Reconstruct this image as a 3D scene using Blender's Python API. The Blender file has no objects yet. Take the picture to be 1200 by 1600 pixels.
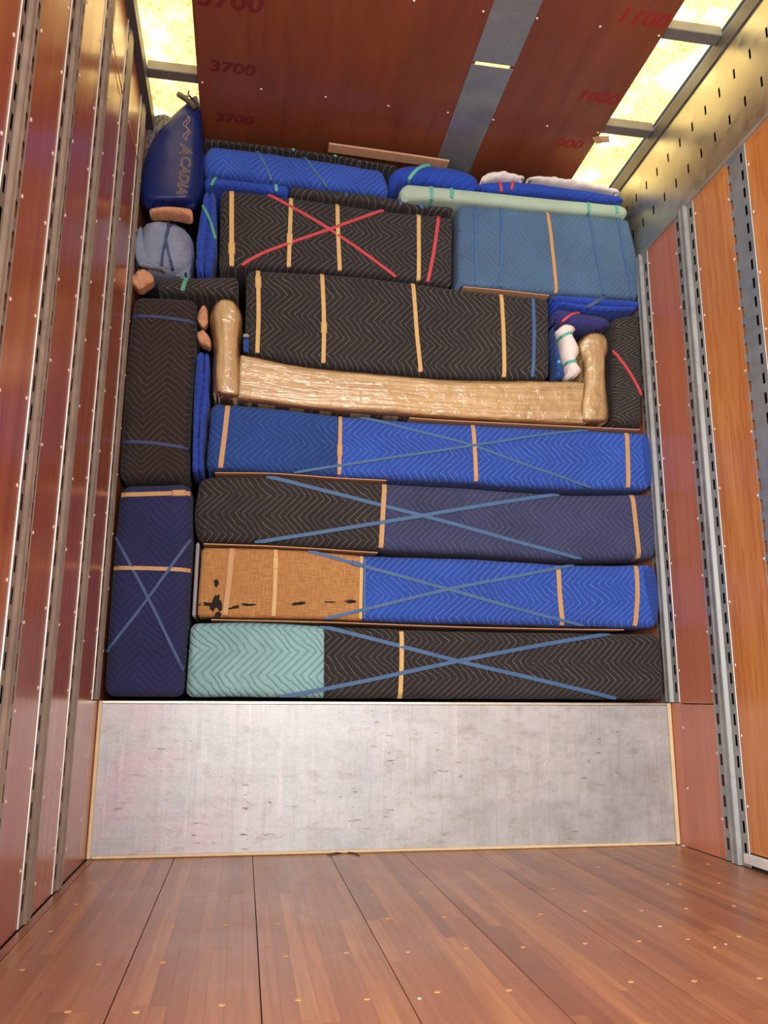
import bpy, bmesh, math, random
from mathutils import Vector, noise
from mathutils.bvhtree import BVHTree
random.seed(7)
SC = bpy.context.scene
COL = SC.collection

# ------------------------------------------------------------------ camera
FPX = 1280.16
CAM = Vector((.56743, -3.48272, .60824))
PIT, YAW, ROLL = (math.radians(a) for a in (12.7614, 9.4251, .3031))
Fw = Vector((math.sin(YAW)*math.cos(PIT), math.cos(YAW)*math.cos(PIT), math.sin(PIT)))
R0 = Vector((math.cos(YAW), -math.sin(YAW), 0)); U0 = R0.cross(Fw)
Rt = R0*math.cos(ROLL)+U0*math.sin(ROLL); Up = U0*math.cos(ROLL)-R0*math.sin(ROLL)
cd = bpy.data.cameras.new('camera'); cam = bpy.data.objects.new('camera', cd); COL.objects.link(cam)
cd.sensor_fit = 'VERTICAL'; cd.sensor_height = 36.0; cd.lens = FPX/1600*36.0; cd.clip_start = .02
m = cam.matrix_world.copy()
for i in range(3):
    m[i][0], m[i][1], m[i][2], m[i][3] = Rt[i], Up[i], -Fw[i], CAM[i]
cam.matrix_world = m
SC.camera = cam

# ------------------------------------------------------------------ light and exposure
SC.view_settings.view_transform = 'Standard'; SC.view_settings.look = 'None'
SC.view_settings.gamma = 1; SC.view_settings.use_curve_mapping = False
SC.view_settings.exposure = 0.0
w = bpy.data.worlds.new('overcast_sky'); SC.world = w; w.use_nodes = True
bg = w.node_tree.nodes['Background']; bg.inputs[0].default_value = (.93, .96, 1, 1); bg.inputs[1].default_value = .8

def area(name, loc, target, sx, sy, power, col):
    l = bpy.data.lights.new(name, 'AREA'); l.shape = 'RECTANGLE'; l.size = sx; l.size_y = sy; l.energy = power; l.color = col
    o = bpy.data.objects.new(name, l); COL.objects.link(o); o.location = loc
    o.rotation_euler = (Vector(target)-Vector(loc)).to_track_quat('-Z', 'Y').to_euler()
    return o
area('daylight_rear_opening', (1.0, -5.4, 1.5), (1.22, 0, 1.1), 2.2, 2.6, 150, (1, .97, .93))
area('daylight_side_door', (-.45, -2.95, 1.4), (2.4, -.9, 1.1), 1.3, 2.2, 75, (1, .96, .9))

# ------------------------------------------------------------------ room measures (metres)
W, HS, H = 2.44, .591, 3.304
YB, YF = -4.7, .75            # rear opening, front bulkhead

def at(px, py, Y):
    d = Fw+Rt*((px-600)/FPX)-Up*((py-800)/FPX); t = (Y-CAM.y)/d.y
    p = CAM+d*t; return (p.x, p.z)

# ------------------------------------------------------------------ materials
def srgb(h):
    h = h.lstrip('#'); c = [int(h[i:i+2], 16)/255 for i in (0, 2, 4)]
    return tuple(((x+.055)/1.055)**2.4 if x > .04045 else x/12.92 for x in c)+(1,)
class N:
    def __init__(s, name):
        s.m = bpy.data.materials.new(name); s.m.use_nodes = True; s.t = s.m.node_tree; s.b = s.t.nodes['Principled BSDF']; s.out = s.t.nodes['Material Output']
    def n(s, typ, ins=None, **kw):
        x = s.t.nodes.new(typ)
        for k, v in kw.items(): setattr(x, k, v)
        for k, v in (ins or {}).items(): s.set(x.inputs[k], v)
        return x
    def set(s, sock, v):
        if hasattr(v, 'links') or isinstance(v, bpy.types.NodeSocket): s.t.links.new(v, sock)
        else: sock.default_value = v
    def mt(s, op, a, b=None, c=None):
        x = s.t.nodes.new('ShaderNodeMath'); x.operation = op
        for i, v in enumerate((a, b, c)):
            if v is not None: s.set(x.inputs[i], v)
        return x.outputs[0]
    def mix(s, f, a, b, bl='MIX'):
        x = s.t.nodes.new('ShaderNodeMix'); x.data_type = 'RGBA'; x.blend_type = bl
        s.set(x.inputs['Factor'], f); s.set(x.inputs['A'], a); s.set(x.inputs['B'], b); return x.outputs['Result']
    def noise(s, vec, scale, det=3, rough=.55, dist=0):
        return s.n('ShaderNodeTexNoise', {'Vector': vec, 'Scale': scale, 'Detail': det, 'Roughness': rough, 'Distortion': dist}).outputs['Fac']
    def mapr(s, v, a, b, c=0., d=1.):
        return s.n('ShaderNodeMapRange', {'Value': v, 'From Min': a, 'From Max': b, 'To Min': c, 'To Max': d}).outputs[0]
    def scalev(s, vec, sc):
        return s.n('ShaderNodeVectorMath', {0: vec, 1: sc}, operation='MULTIPLY').outputs[0]
    def P(s, **kw):
        for k, v in kw.items(): s.set(s.b.inputs[k.replace('_', ' ')], v)
    def bump(s, h, st, dist=.01, nrm=None):
        x = s.n('ShaderNodeBump', {'Height': h, 'Strength': st, 'Distance': dist})
        if nrm is not None: s.set(x.inputs['Normal'], nrm)
        return x.outputs[0]
def pos(k): return k.n('ShaderNodeNewGeometry').outputs['Position']
def objco(k): return k.n('ShaderNodeTexCoord').outputs['Object']

def plain(name, col, rough=.6, metal=0., var=.12, sc=30, bump=.0):
    k = N(name); c = srgb(col); p = objco(k); f = k.noise(p, sc)
    k.P(Base_Color=k.mix(f, tuple(x*(1-var) for x in c[:3])+(1,), tuple(min(1, x*(1+var)) for x in c[:3])+(1,)), Roughness=rough, Metallic=metal)
    if bump: k.P(Normal=k.bump(f, bump))
    return k.m

def quilt(name, col, line, vert=False, sp=.030, per=.17, slope=1.0, lw=.16, ls=.6, bump=.5, var=.14, tilt=0.):
    k = N(name); uv = k.n('ShaderNodeTexCoord').outputs['UV']
    wob = k.noise(uv, 5, 2); wob2 = k.noise(uv, 40, 2)
    sx = k.n('ShaderNodeSeparateXYZ', {0: uv})
    a, b = (sx.outputs[1], sx.outputs[0]) if vert else (sx.outputs[0], sx.outputs[1])
    wb = k.mt('ADD', k.mt('MULTIPLY', k.mt('SUBTRACT', wob, .5), .05), k.mt('MULTIPLY', k.mt('SUBTRACT', wob2, .5), .008))
    z = k.mt('PINGPONG', k.mt('ADD', b, k.mt('ADD', wb, 10.)), per/2)
    t = k.mt('DIVIDE', k.mt('ADD', k.mt('ADD', a, k.mt('MULTIPLY', b, tilt)), k.mt('ADD', k.mt('MULTIPLY', z, slope), k.mt('ADD', wb, 10.))), sp)
    d = k.mt('ABSOLUTE', k.mt('SUBTRACT', k.mt('MULTIPLY', k.mt('FRACT', t), 2.), 1.))     # 1 on the stitch line
    mask = k.mapr(d, 1-lw, 1-lw*.35)
    big = k.noise(uv, 2.6, 4, .6); fine = k.noise(uv, 130, 2)
    c = srgb(col); lo = tuple(x*(1-var*1.6) for x in c[:3])+(1,); hi = tuple(min(1, x*(1+var*1.6)) for x in c[:3])+(1,)
    bc = k.mix(k.mapr(big, .3, .7), lo, hi)
    bc = k.mix(k.mt('MULTIPLY', fine, .35), bc, lo)
    brk = k.mapr(k.noise(uv, 9, 3), .3, .6, .45, 1.)
    bc = k.mix(k.mt('MULTIPLY', k.mt('MULTIPLY', mask, ls), brk), bc, srgb(line))
    pil = k.mt('SUBTRACT', 1., k.mt('POWER', d, 3.))
    wr = k.noise(uv, 14, 4, .65, 1.2)
    h = k.mt('ADD', k.mt('MULTIPLY', pil, .55), k.mt('ADD', k.mt('MULTIPLY', wr, .75), k.mt('MULTIPLY', fine, .12)))
    k.P(Base_Color=bc, Roughness=.9, Normal=k.bump(h, bump, .010)); k.b.inputs['Sheen Weight'].default_value = .08
    return k.m

def cloth(name, col, var=.12, wr=8, bump=.5, rough=.85, dist=.012):
    k = N(name); uv = k.n('ShaderNodeTexCoord').outputs['UV']
    f = k.noise(uv, wr, 4, .6, .8); fine = k.noise(uv, 150, 2); c = srgb(col)
    k.P(Base_Color=k.mix(k.mapr(k.noise(uv, 4), .3, .7), tuple(x*(1-var) for x in c[:3])+(1,), tuple(min(1, x*(1+var)) for x in c[:3])+(1,)), Roughness=rough,
        Normal=k.bump(k.mt('ADD', f, k.mt('MULTIPLY', fine, .1)), bump, dist))
    return k.m

def plywood(name, c1, c2, c3, axis=(26, 26, .9), rough=.3, coat=.35, scr=.35, grain=1.):
    k = N(name); p = pos(k)
    oi = k.n('ShaderNodeObjectInfo').outputs['Random']
    pv = k.n('ShaderNodeVectorMath', {0: p, 1: k.n('ShaderNodeCombineXYZ', {0: k.mt('MULTIPLY', oi, 7.), 2: k.mt('MULTIPLY', oi, 31.)}).outputs[0]}, operation='ADD').outputs[0]
    g = k.noise(k.scalev(pv, axis), 1.0, 5, .62, .6)
    big = k.noise(k.scalev(pv, tuple(a*.12+.4 for a in axis)), 1.0, 3)
    c = k.mix(k.mapr(g, .5-.25/grain, .5+.25/grain), srgb(c1), srgb(c2))
    c = k.mix(k.mapr(g, .46, .34, 0, .55*(grain-.6)), c, srgb(c3))
    c = k.mix(k.mapr(big, .42, .75, 0, .7), c, srgb(c3))
    s = k.noise(k.scalev(pv, (9, 9, 3.2)), 2.2, 6, .75, 2.5)
    c = k.mix(k.mt('MULTIPLY', k.mapr(s, .67, .74), scr), c, srgb('#d0a080'))
    k.P(Base_Color=c, Roughness=k.mapr(big, .3, .8, rough-.05, rough+.12), Normal=k.bump(g, .06, .004)); k.b.inputs['Coat Weight'].default_value = coat; k.b.inputs['Coat Roughness'].default_value = .18
    return k.m

def galv(name, c1, c2, rough=.42, metal=.7, sc=6, stain=None):
    k = N(name); p = pos(k); a = k.noise(p, sc, 5, .65, 1.0); b = k.noise(p, sc*7, 3)
    c = k.mix(k.mapr(a, .3, .7), srgb(c1), srgb(c2)); c = k.mix(k.mt('MULTIPLY', b, .25), c, srgb(c1))
    if stain: c = k.mix(k.mapr(k.noise(k.scalev(p, (3, 3, 1.2)), 3, 6, .75, 1.5), .60, .72, 0, .6), c, srgb(stain))
    k.P(Base_Color=c, Metallic=metal, Roughness=k.mapr(a, .3, .7, rough-.1, rough+.12), Normal=k.bump(b, .08, .003))
    return k.m

M = {}
M['black'] = quilt('black_quilt', '#292628', '#858180', lw=.15, ls=.8)
M['black_v'] = quilt('black_quilt_upright', '#2a2123', '#6c6060', vert=True, lw=.18, ls=.7)
M['black_h'] = quilt('black_quilt_lengthwise', '#292628', '#7e7874', vert=True, lw=.2, ls=.8, per=.22)
M['black_m'] = quilt('black_quilt_maze', '#2b2827', '#7e766e', lw=.19, ls=.85, per=.16, slope=1.9, sp=.035)
M['navy'] = quilt('navy_quilt', '#373f66', '#7d84a2', lw=.14, ls=.6)
M['navy_v'] = quilt('dark_navy_quilt_upright', '#262c5e', '#3c4272', vert=True, lw=.2, ls=.25, bump=.9)
M['blue'] = quilt('royal_blue_quilt', '#264fb2', '#84a6e6', lw=.14, ls=.75)
M['blue_d'] = quilt('deep_blue_quilt', '#1b448e', '#648ac4', lw=.14, ls=.65)
M['blue_m'] = quilt('blue_quilt_turned', '#2750b4', '#7896de', vert=True, lw=.17, ls=.65, sp=.028, per=.26)
M['blue_f'] = quilt('blue_quilt_plain', '#1f47b4', '#4f78d8', lw=.12, ls=.4, sp=.04, bump=.8)
M['slate'] = quilt('slate_blue_quilt', '#4a6c90', '#7896b2', lw=.16, ls=.55)
M['blue_g'] = quilt('blue_gathered_pad', '#2449a6', '#5578c8', vert=True, sp=.018, per=.6, slope=.25, lw=.3, ls=.4, bump=1.0)
M['teal'] = quilt('pale_teal_quilt', '#90c2c8', '#7fb2b8', vert=False, lw=.2, ls=.4, sp=.034, per=.20, bump=1.0)
M['purple'] = quilt('purple_navy_quilt', '#33357e', '#5a5a9a', vert=True, lw=.1, ls=.3, bump=.7)
M['sage'] = cloth('sage_felt', '#a9c2b0', bump=.25)
M['white'] = cloth('white_pad_cloth', '#ebe4df', var=.07, bump=.55)
M['grey'] = cloth('grey_blue_cloth', '#8493ad', bump=.9, wr=6, dist=.035)
M['paper_bit'] = plain('dusty_paper', '#c9b8a8', .8)
M['peach'] = cloth('peach_paper_pad', '#cf9a75', bump=.8, wr=14, dist=.03)
M['brown_paper'] = cloth('kraft_paper', '#b98f60', bump=.3, wr=7, rough=.6)
M['band_peach'] = plain('peach_band', '#c49c6c', .6)
M['band_yellow'] = plain('yellow_band', '#d6b273', .6)
M['band_blue'] = plain('blue_band', '#3f6895', .6)
M['band_dkblue'] = plain('dark_blue_band', '#3d5684', .6)
M['band_navy'] = plain('navy_band', '#33406e', .6)
M['band_red'] = plain('red_band', '#c4484f', .6)
M['band_teal'] = plain('teal_band', '#5fb3a4', .6)
M['band_green'] = plain('green_band', '#4f9c86', .6)
M['char'] = plain('charred_black', '#1d1715', .9)
M['cardboard'] = plain('corrugated_cardboard', '#c59a78', .85, var=.2, sc=60)
M['slab'] = plain('grey_slab', '#a5a4a8', .7)
M['kayak'] = plain('blue_hull', '#0f2464', .38, var=.12, sc=4)
M['handle'] = plain('dark_grey_grip', '#4a4644', .5)
M['cordblack'] = plain('black_cord', '#1c1a20', .7)
M['gold'] = plain('gold_print', '#b99c74', .5)
M['rivet'] = plain('white_rivet', '#e8ded6', .4)
M['dark'] = plain('dark_recess', '#1a1c20', .9)
M['steel_dark'] = galv('painted_dark_steel', '#4c4a4c', '#626062', .45, .3)
M['bow'] = galv('roof_bow_grey', '#75726e', '#84817c', .5, .2)
M['post'] = galv('galvanised_post', '#8f8a82', '#b0aaa0', .42, .35, 9)
M['post_pale'] = galv('post_pale_edge', '#cfcfca', '#e4e2da', .4, .3)
M['post_r'] = galv('galvanised_post_bright', '#8e9494', '#b2b6b6', .5, .4, 9)
M['post_blue'] = galv('blue_grey_post', '#8b959c', '#a9b1b6', .42, .5, 9)
M['band_metal'] = galv('galvanised_sheet', '#b4b0a2', '#cfcabc', .33, .85, 5)
M['strip_metal'] = galv('grey_sheet_strip', '#8a8e94', '#a0a5aa', .2, .4, 5)
M['trim_wood'] = plain('raw_wood_trim', '#e4d0a8', .7, var=.15)
M['alu'] = galv('aluminium_sill', '#d4d6d6', '#ececea', .4, .2)
M['ply_left'] = plywood('red_brown_plywood', '#a65e42', '#c07652', '#944e39', rough=.27, coat=.45)
M['ply_red'] = plywood('red_orange_plywood', '#ba6e50', '#ce8262', '#ac6046', rough=.36)
M['ply_orange'] = plywood('orange_plywood', '#c67a3c', '#dc9650', '#b46a30', rough=.36, axis=(44, 44, 3.2), grain=1.6)
M['ply_ceil'] = plywood('ceiling_plywood', '#7e442b', '#8e5033', '#6b3626', axis=(20, 1.6, 20), rough=.33, coat=.2, scr=.3)
M['stamp'] = plain('red_ink', '#9c2a24', .6)
M['stamp_faint'] = plain('faded_red_ink', '#742625', .6)

def mat_skylight():
    k = N('backlit_fibreglass'); p = pos(k)
    a = k.noise(p, 4.2, 3, .6, .4); b = k.noise(p, 55, 5, .9, .8)
    c = k.mix(k.mapr(a, .53, .70), (1.55, 1.14, .42, 1), (2.5, 2.1, 1.0, 1))
    c = k.mix(k.mt('MULTIPLY', k.mapr(b, .49, .55), k.mapr(a, .62, .46, 0., .95)), c, (.62, .34, .06, 1))
    st = 1.5
    k.P(Base_Color=(.6, .5, .25, 1), Roughness=.6); k.set(k.b.inputs['Emission Color'], c); k.set(k.b.inputs['Emission Strength'], st)
    return k.m
M['skylight'] = mat_skylight()

def mat_step():
    k = N('scuffed_step_metal'); p = pos(k)
    a = k.noise(k.scalev(p, (1, 1, 1.6)), 2.5, 7, .72)
    c = k.mix(k.mapr(a, .38, .62), srgb('#a9adb0'), srgb('#c4c8cb'))
    v = k.noise(k.scalev(p, (34, 1, 2.4)), 1, 5, .75)                     # vertical scuffs
    c = k.mix(k.mapr(v, .52, .75, 0, .5), c, srgb('#938d8a'))
    v2 = k.noise(k.scalev(p, (24, 1, 1.3)), 1.3, 5, .8)
    c = k.mix(k.mapr(v2, .54, .68, 0, .55), c, srgb('#d6d4d2'))
    s = k.noise(k.scalev(p, (1.6, 1, 3)), 6, 9, .85)
    c = k.mix(k.mapr(s, .51, .62, 0, .5), c, srgb('#948a7e'))
    s2 = k.noise(k.scalev(p, (14, 1, 70)), 1, 3, .6)
    msk = k.mapr(k.noise(p, 3, 3), .45, .6)
    c = k.mix(k.mt('MULTIPLY', msk, k.mapr(s2, .63, .67, 0, .8)), c, srgb('#4e4a48'))
    s3 = k.noise(k.scalev(p, (90, 1, 10)), 1, 3, .6)
    c = k.mix(k.mt('MULTIPLY', msk, k.mapr(s3, .66, .70, 0, .6)), c, srgb('#5e5a56'))
    # pinkish reflection painted into the colour, patchy over the left third
    x = k.n('ShaderNodeSeparateXYZ', {0: p}).outputs[0]
    pk = k.mt('MULTIPLY', k.mapr(x, .75, .1), k.mapr(k.noise(p, 3.5, 4), .42, .68))
    c = k.mix(k.mt('MULTIPLY', pk, .55), c, srgb('#cf9fbd'))
    k.P(Base_Color=c, Metallic=.3, Roughness=k.mapr(a, .3, .7, .32, .48), Normal=k.bump(k.mt('ADD', a, k.mt('MULTIPLY', v, .2)), .12, .02))
    return k.m
M['step'] = mat_step()

def mat_floor():
    k = N('worn_floor_strip'); p = pos(k)
    oi = k.n('ShaderNodeObjectInfo').outputs['Random']
    pv = k.n('ShaderNodeVectorMath', {0: p, 1: k.n('ShaderNodeCombineXYZ', {0: k.mt('MULTIPLY', oi, 13.), 1: k.mt('MULTIPLY', oi, 37.)}).outputs[0]}, operation='ADD').outputs[0]
    g = k.noise(k.scalev(pv, (60, 2.0, 1)), 1, 5, .6, .5)
    r = k.n('ShaderNodeValToRGB', {0: oi}); e = r.color_ramp.elements
    e[0].position = 0; e[0].color = srgb('#86543a'); e[1].position = 1; e[1].color = srgb('#bc7e52')
    for ps, cc in ((.2, '#a66c4a'), (.5, '#b07650'), (.75, '#a46a4a'), (.9, '#c48a58')):
        q = e.new(ps); q.color = srgb(cc)
    c = k.mix(k.mapr(g, .32, .68, 0, .6), r.outputs[0], srgb('#80492f'))
    wear = k.noise(p, 2.4, 6, .7, .8)
    c = k.mix(k.mapr(wear, .45, .75, 0, .38), c, srgb('#b0836a'))
    st = k.noise(k.scalev(p, (1, .5, 1)), 9, 6, .8, 2.5)
    c = k.mix(k.mapr(st, .63, .70, 0, .55), c, srgb('#4b3328'))
    k.P(Base_Color=c, Roughness=k.mapr(wear, .3, .8, .26, .5), Normal=k.bump(k.mt('ADD', g, k.mt('MULTIPLY', wear, .6)), .10, .004))
    k.b.inputs['Coat Weight'].default_value = .25; k.b.inputs['Coat Roughness'].default_value = .3
    return k.m
M['floor'] = mat_floor()

def mat_burlap():
    k = N('brown_burlap'); uv = k.n('ShaderNodeTexCoord').outputs['UV']
    a = k.noise(k.scalev(uv, (20, 240, 1)), 1, 3); b = k.noise(k.scalev(uv, (240, 20, 1)), 1, 3); big = k.noise(uv, 5, 4)
    f = k.mt('ADD', k.mt('MULTIPLY', a, .5), k.mt('MULTIPLY', b, .5))
    c = k.mix(k.mapr(f, .38, .62), srgb('#98693f'), srgb('#c89a62')); c = k.mix(k.mapr(big, .35, .75, 0, .5), c, srgb('#ab7a47'))
    k.P(Base_Color=c, Roughness=.95, Normal=k.bump(k.mt('ADD', f, big), .4, .006)); return k.m
M['burlap'] = mat_burlap()

def mat_kraft(streak):
    k = N('kraft_under_wrap'); uv = k.n('ShaderNodeTexCoord').outputs['UV']
    a = k.noise(k.scalev(uv, (1.2, 26, 1) if streak else (26, 2, 1)), 1.4, 4, .6, .3)
    c = k.mix(k.mapr(a, .3, .72), srgb('#b99868'), srgb('#dfc496'))
    k.P(Base_Color=c, Roughness=.6, Normal=k.bump(a, .35, .012)); return k.m
M['kraft_h'] = mat_kraft(True); M['kraft_v'] = mat_kraft(False)

def mat_film(streak):
    k = N('clear_stretch_film'); uv = k.n('ShaderNodeTexCoord').outputs['UV']
    a = k.noise(k.scalev(uv, (2.2, 26, 1) if streak else (14, 5, 1)), 1, 3, .55, 1.0); b = k.noise(uv, 16, 3, .6, 1.6)
    nr = k.bump(k.mt('ADD', a, k.mt('MULTIPLY', b, .7)), .6, .016)
    tr = k.n('ShaderNodeBsdfTransparent', {'Color': (.97, .96, .94, 1)}); gl = k.n('ShaderNodeBsdfGlossy', {'Color': (1, 1, 1, 1), 'Roughness': .09, 'Normal': nr})
    fr = k.n('ShaderNodeFresnel', {'IOR': 1.5, 'Normal': nr})
    mx = k.n('ShaderNodeMixShader', {0: k.mt('ADD', k.mt('MULTIPLY', fr.outputs[0], .9), .045), 1: tr.outputs[0], 2: gl.outputs[0]})
    k.t.links.new(mx.outputs[0], k.out.inputs['Surface']); return k.m
M['film_h'] = mat_film(True); M['film_v'] = mat_film(False)

def mat_net():
    k = N('dark_woven_mesh'); uv = k.n('ShaderNodeTexCoord').outputs['UV']
    v = k.n('ShaderNodeTexVoronoi', {'Vector': uv, 'Scale': 70}); f = v.outputs['Distance']
    c = k.mix(k.mapr(f, .15, .5), srgb('#1c1b22'), srgb('#6b6668')); k.P(Base_Color=c, Roughness=.8, Normal=k.bump(f, .6, .01)); return k.m
M['net'] = mat_net()

# ------------------------------------------------------------------ object helpers
def link(name, me, parent=None, mat=None, kind=None, smooth=False):
    o = bpy.data.objects.new(name, me); COL.objects.link(o)
    if parent is not None:
        o.parent = parent; o.matrix_parent_inverse = parent.matrix_basis.inverted()
    if mat is not None and len(me.materials) == 0:
        for q in (mat if isinstance(mat, (list, tuple)) else [mat]): me.materials.append(q)
    if kind: o['kind'] = kind
    if smooth: me.polygons.foreach_set('use_smooth', [True]*len(me.polygons))
    return o
def mesh(name, vs, fs, mi=None):
    me = bpy.data.meshes.new(name); me.from_pydata(vs, [], fs)
    if mi: me.polygons.foreach_set('material_index', mi)
    me.update(); return me
def bxm(name, lo, hi, bev=0.):
    bm = bmesh.new(); bmesh.ops.create_cube(bm, size=1)
    for v in bm.verts: v.co = Vector([lo[i]+(v.co[i]+.5)*(hi[i]-lo[i]) for i in range(3)])
    if bev: bmesh.ops.bevel(bm, geom=bm.edges[:], offset=bev, segments=1, affect='EDGES')
    me = bpy.data.meshes.new(name); bm.to_mesh(me); bm.free(); return me
def box(name, lo, hi, mat, parent=None, bev=0., kind=None):
    return link(name, bxm(name, lo, hi, bev), parent, mat, kind)
def empty(name, loc, label, cat, group=None):
    o = bpy.data.objects.new(name, None); COL.objects.link(o); o.location = loc; o.empty_display_size = .1
    bpy.context.view_layer.update()
    return tag(o, label, cat, group)
def tag(o, label, cat, group=None):
    o['label'] = label; o['category'] = cat
    if group: o['group'] = group
    return o
def tube(name, pts, r, mat, parent=None, seg=8):
    vs, fs = [], []; n = len(pts); pts = [Vector(p) for p in pts]
    for i, p in enumerate(pts):
        t = (pts[min(i+1, n-1)]-pts[max(i-1, 0)]).normalized(); a = t.orthogonal().normalized() if i == 0 else (a-t*a.dot(t)).normalized(); b = t.cross(a)
        for j in range(seg):
            an = 2*math.pi*j/seg; vs.append(p+a*(r*math.cos(an))+b*(r*math.sin(an)))
    for i in range(n-1):
        for j in range(seg):
            q = (j+1) % seg; fs.append((i*seg+j, i*seg+q, (i+1)*seg+q, (i+1)*seg+j))
    fs.append(tuple(range(seg-1, -1, -1))); fs.append(tuple(range((n-1)*seg, n*seg)))
    return link(name, mesh(name, vs, fs), parent, mat, smooth=True)

# ------------------------------------------------------------------ the setting
# floor: a slab with laminated hardwood strips laid on it board by board
floor = box('floor', (-.05, YB, -.06), (W+.05, .02, -.012), M['dark'], kind='structure')
EDGE = [0.004, .03, .33, .628, .93, 1.222, 1.52, 1.82, 2.12, 2.415, 2.436]
rows = []
for b in range(len(EDGE)-1):
    x0, x1 = EDGE[b]+.0013, EDGE[b+1]-.0013; n = max(1, round((x1-x0)/.037)); sw = (x1-x0)/n
    for i in range(n):
        y = -.004
        while y > -2.35:
            L = random.uniform(.35, 1.35); y2 = max(y-L, -2.6)
            if y2 < -2.1: y2 = -2.6
            rows.append((x0+i*sw, x0+(i+1)*sw, y2, y)); y = y2
for (xa, xb, ya, yb) in rows:
    zt = random.uniform(-.0004, .0)
    link('strip', bxm('strip', (xa, ya+.0001, -.012), (xb, yb-.0001, zt), .0003), floor, M['floor'])
link('boards_by_the_opening', bxm('boards', (0.004, YB, -.012), (W-.004, -2.602, 0)), floor, M['floor'])
pm = None
plug_m = plain('pale_wood_plug', '#c99b6c', .5)
for r, Y in enumerate((-.42, -.72, -1.02, -1.32, -1.62)):
    for b in range(1, len(EDGE)-2):
        for fx in (.22, .74):
            if random.random() < .18: continue
            if pm is None:
                bm = bmesh.new(); bmesh.ops.create_cone(bm, cap_ends=True, segments=10, radius1=.0060, radius2=.0056, depth=.0022)
                pm = bpy.data.meshes.new('plug'); bm.to_mesh(pm); bm.free(); pm.materials.append(plug_m)
            o = link('plug', pm, floor); o.location = (EDGE[b]+(EDGE[b+1]-EDGE[b])*fx+random.uniform(-.012, .012), Y+random.uniform(-.012, .012), .0002)
            o.scale = (1.25, random.uniform(.8, 1.1), 1)
# raised deck with its metal riser
deck = box('floor_raised_deck', (-.012, .012, -.012), (W+.012, YF, HS), M['dark'], kind='structure')
step = link('riser_panel', bxm('riser', (.001, 0, .001), (W-.001, .012, HS-.012), .001), deck, M['step'])
box('deck_nosing', (.008, -.003, HS-.012), (W-.008, .03, HS+.0005), M['band_metal'], deck, .002)
box('trim_1', (.002, -.014, .002), (.016, -.001, HS), M['trim_wood'], None, .003, 'structure')
box('trim_2', (W-.018, -.014, .002), (W-.002, -.001, HS), M['trim_wood'], None, .003, 'structure')
box('trim_3', (.022, -.012, .001), (W-.024, -.001, .012), M['trim_wood'], None, .003, 'structure')
box('wall_front', (-.05, YF, 0), (W+.05, YF+.05, H+.15), M['dark'], kind='structure')

# posts with slotted flanges
PITCH, SLEN = .078, .043
def post_mesh(ya, yb, z0, z1, side, flat=False, ridge=None):
    sgn = 1 if side == 'L' else -1; x0 = 0 if side == 'L' else W
    def X(d): return x0+sgn*d
    wd = yb-ya
    if flat: colsY = [(0, .0), (.0008, .0030), (.0024, .0030), (.0025, .0022), (.020, .003), (.034, .003), (wd-.034, .003), (wd-.020, .003), (wd-.0025, .0022), (wd-.0024, .0030), (wd-.0008, .0030), (wd, 0)]; slots = {4, 7}
    else:
        a = wd*.34; b = wd*.66; hh = .010 if side == 'L' else .016
        colsY = [(0, .0), (.0008, .0030), (.0024, .0030), (.0025, .0022), (.014, .003), (.028, .003), (a-.006, .003), (a+.004, hh), (a+.010, hh+.002), (a+.018, hh-.002), (b-.018, hh-.002), (b-.010, hh+.002), (b-.004, hh), (b+.006, .003), (wd-.030, .003), (wd-.014, .003), (wd-.0025, .0022), (wd-.0024, .0030), (wd-.0008, .0030), (wd, 0)]; slots = {4, 14}
    zs = [z0]; isS = []
    z = z0+.04
    while z+SLEN < z1-.02:
        zs += [z, z+SLEN]; isS += [False, True]; z += PITCH
    zs.append(z1); isS.append(False)
    n = len(colsY); vs = [(X(d), ya+y, zz) for zz in zs for (y, d) in colsY]; fs = []; mi = []
    for r in range(len(zs)-1):
        for c in range(n-1):
            if isS[r] and c in slots: continue
            q = (r*n+c, r*n+c+1, (r+1)*n+c+1, (r+1)*n+c); fs.append(q if side == 'L' else q[::-1]); mi.append(1 if (c in (0, n-2) or (side == 'R' and c in (1, n-3))) else 0)
    return mesh('post', vs, fs, mi)

rv = None
def rivet_mesh():
    global rv
    if rv is None:
        bm = bmesh.new(); bmesh.ops.create_uvsphere(bm, u_segments=8, v_segments=6, radius=.0058)
        for v in bm.verts: v.co.z = max(v.co.z*.55, -.001)
        rv = bpy.data.meshes.new('rivet'); bm.to_mesh(rv); bm.free(); rv.materials.append(M['rivet']); rv.polygons.foreach_set('use_smooth', [True]*len(rv.polygons))
    return rv
def rivet(p, d, parent):
    o = link('rivet', rivet_mesh()); o.location = p; o.rotation_euler = Vector(d).to_track_quat('Z', 'Y').to_euler()
    o.parent = parent; o.matrix_parent_inverse = parent.matrix_basis.inverted(); return o

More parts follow.
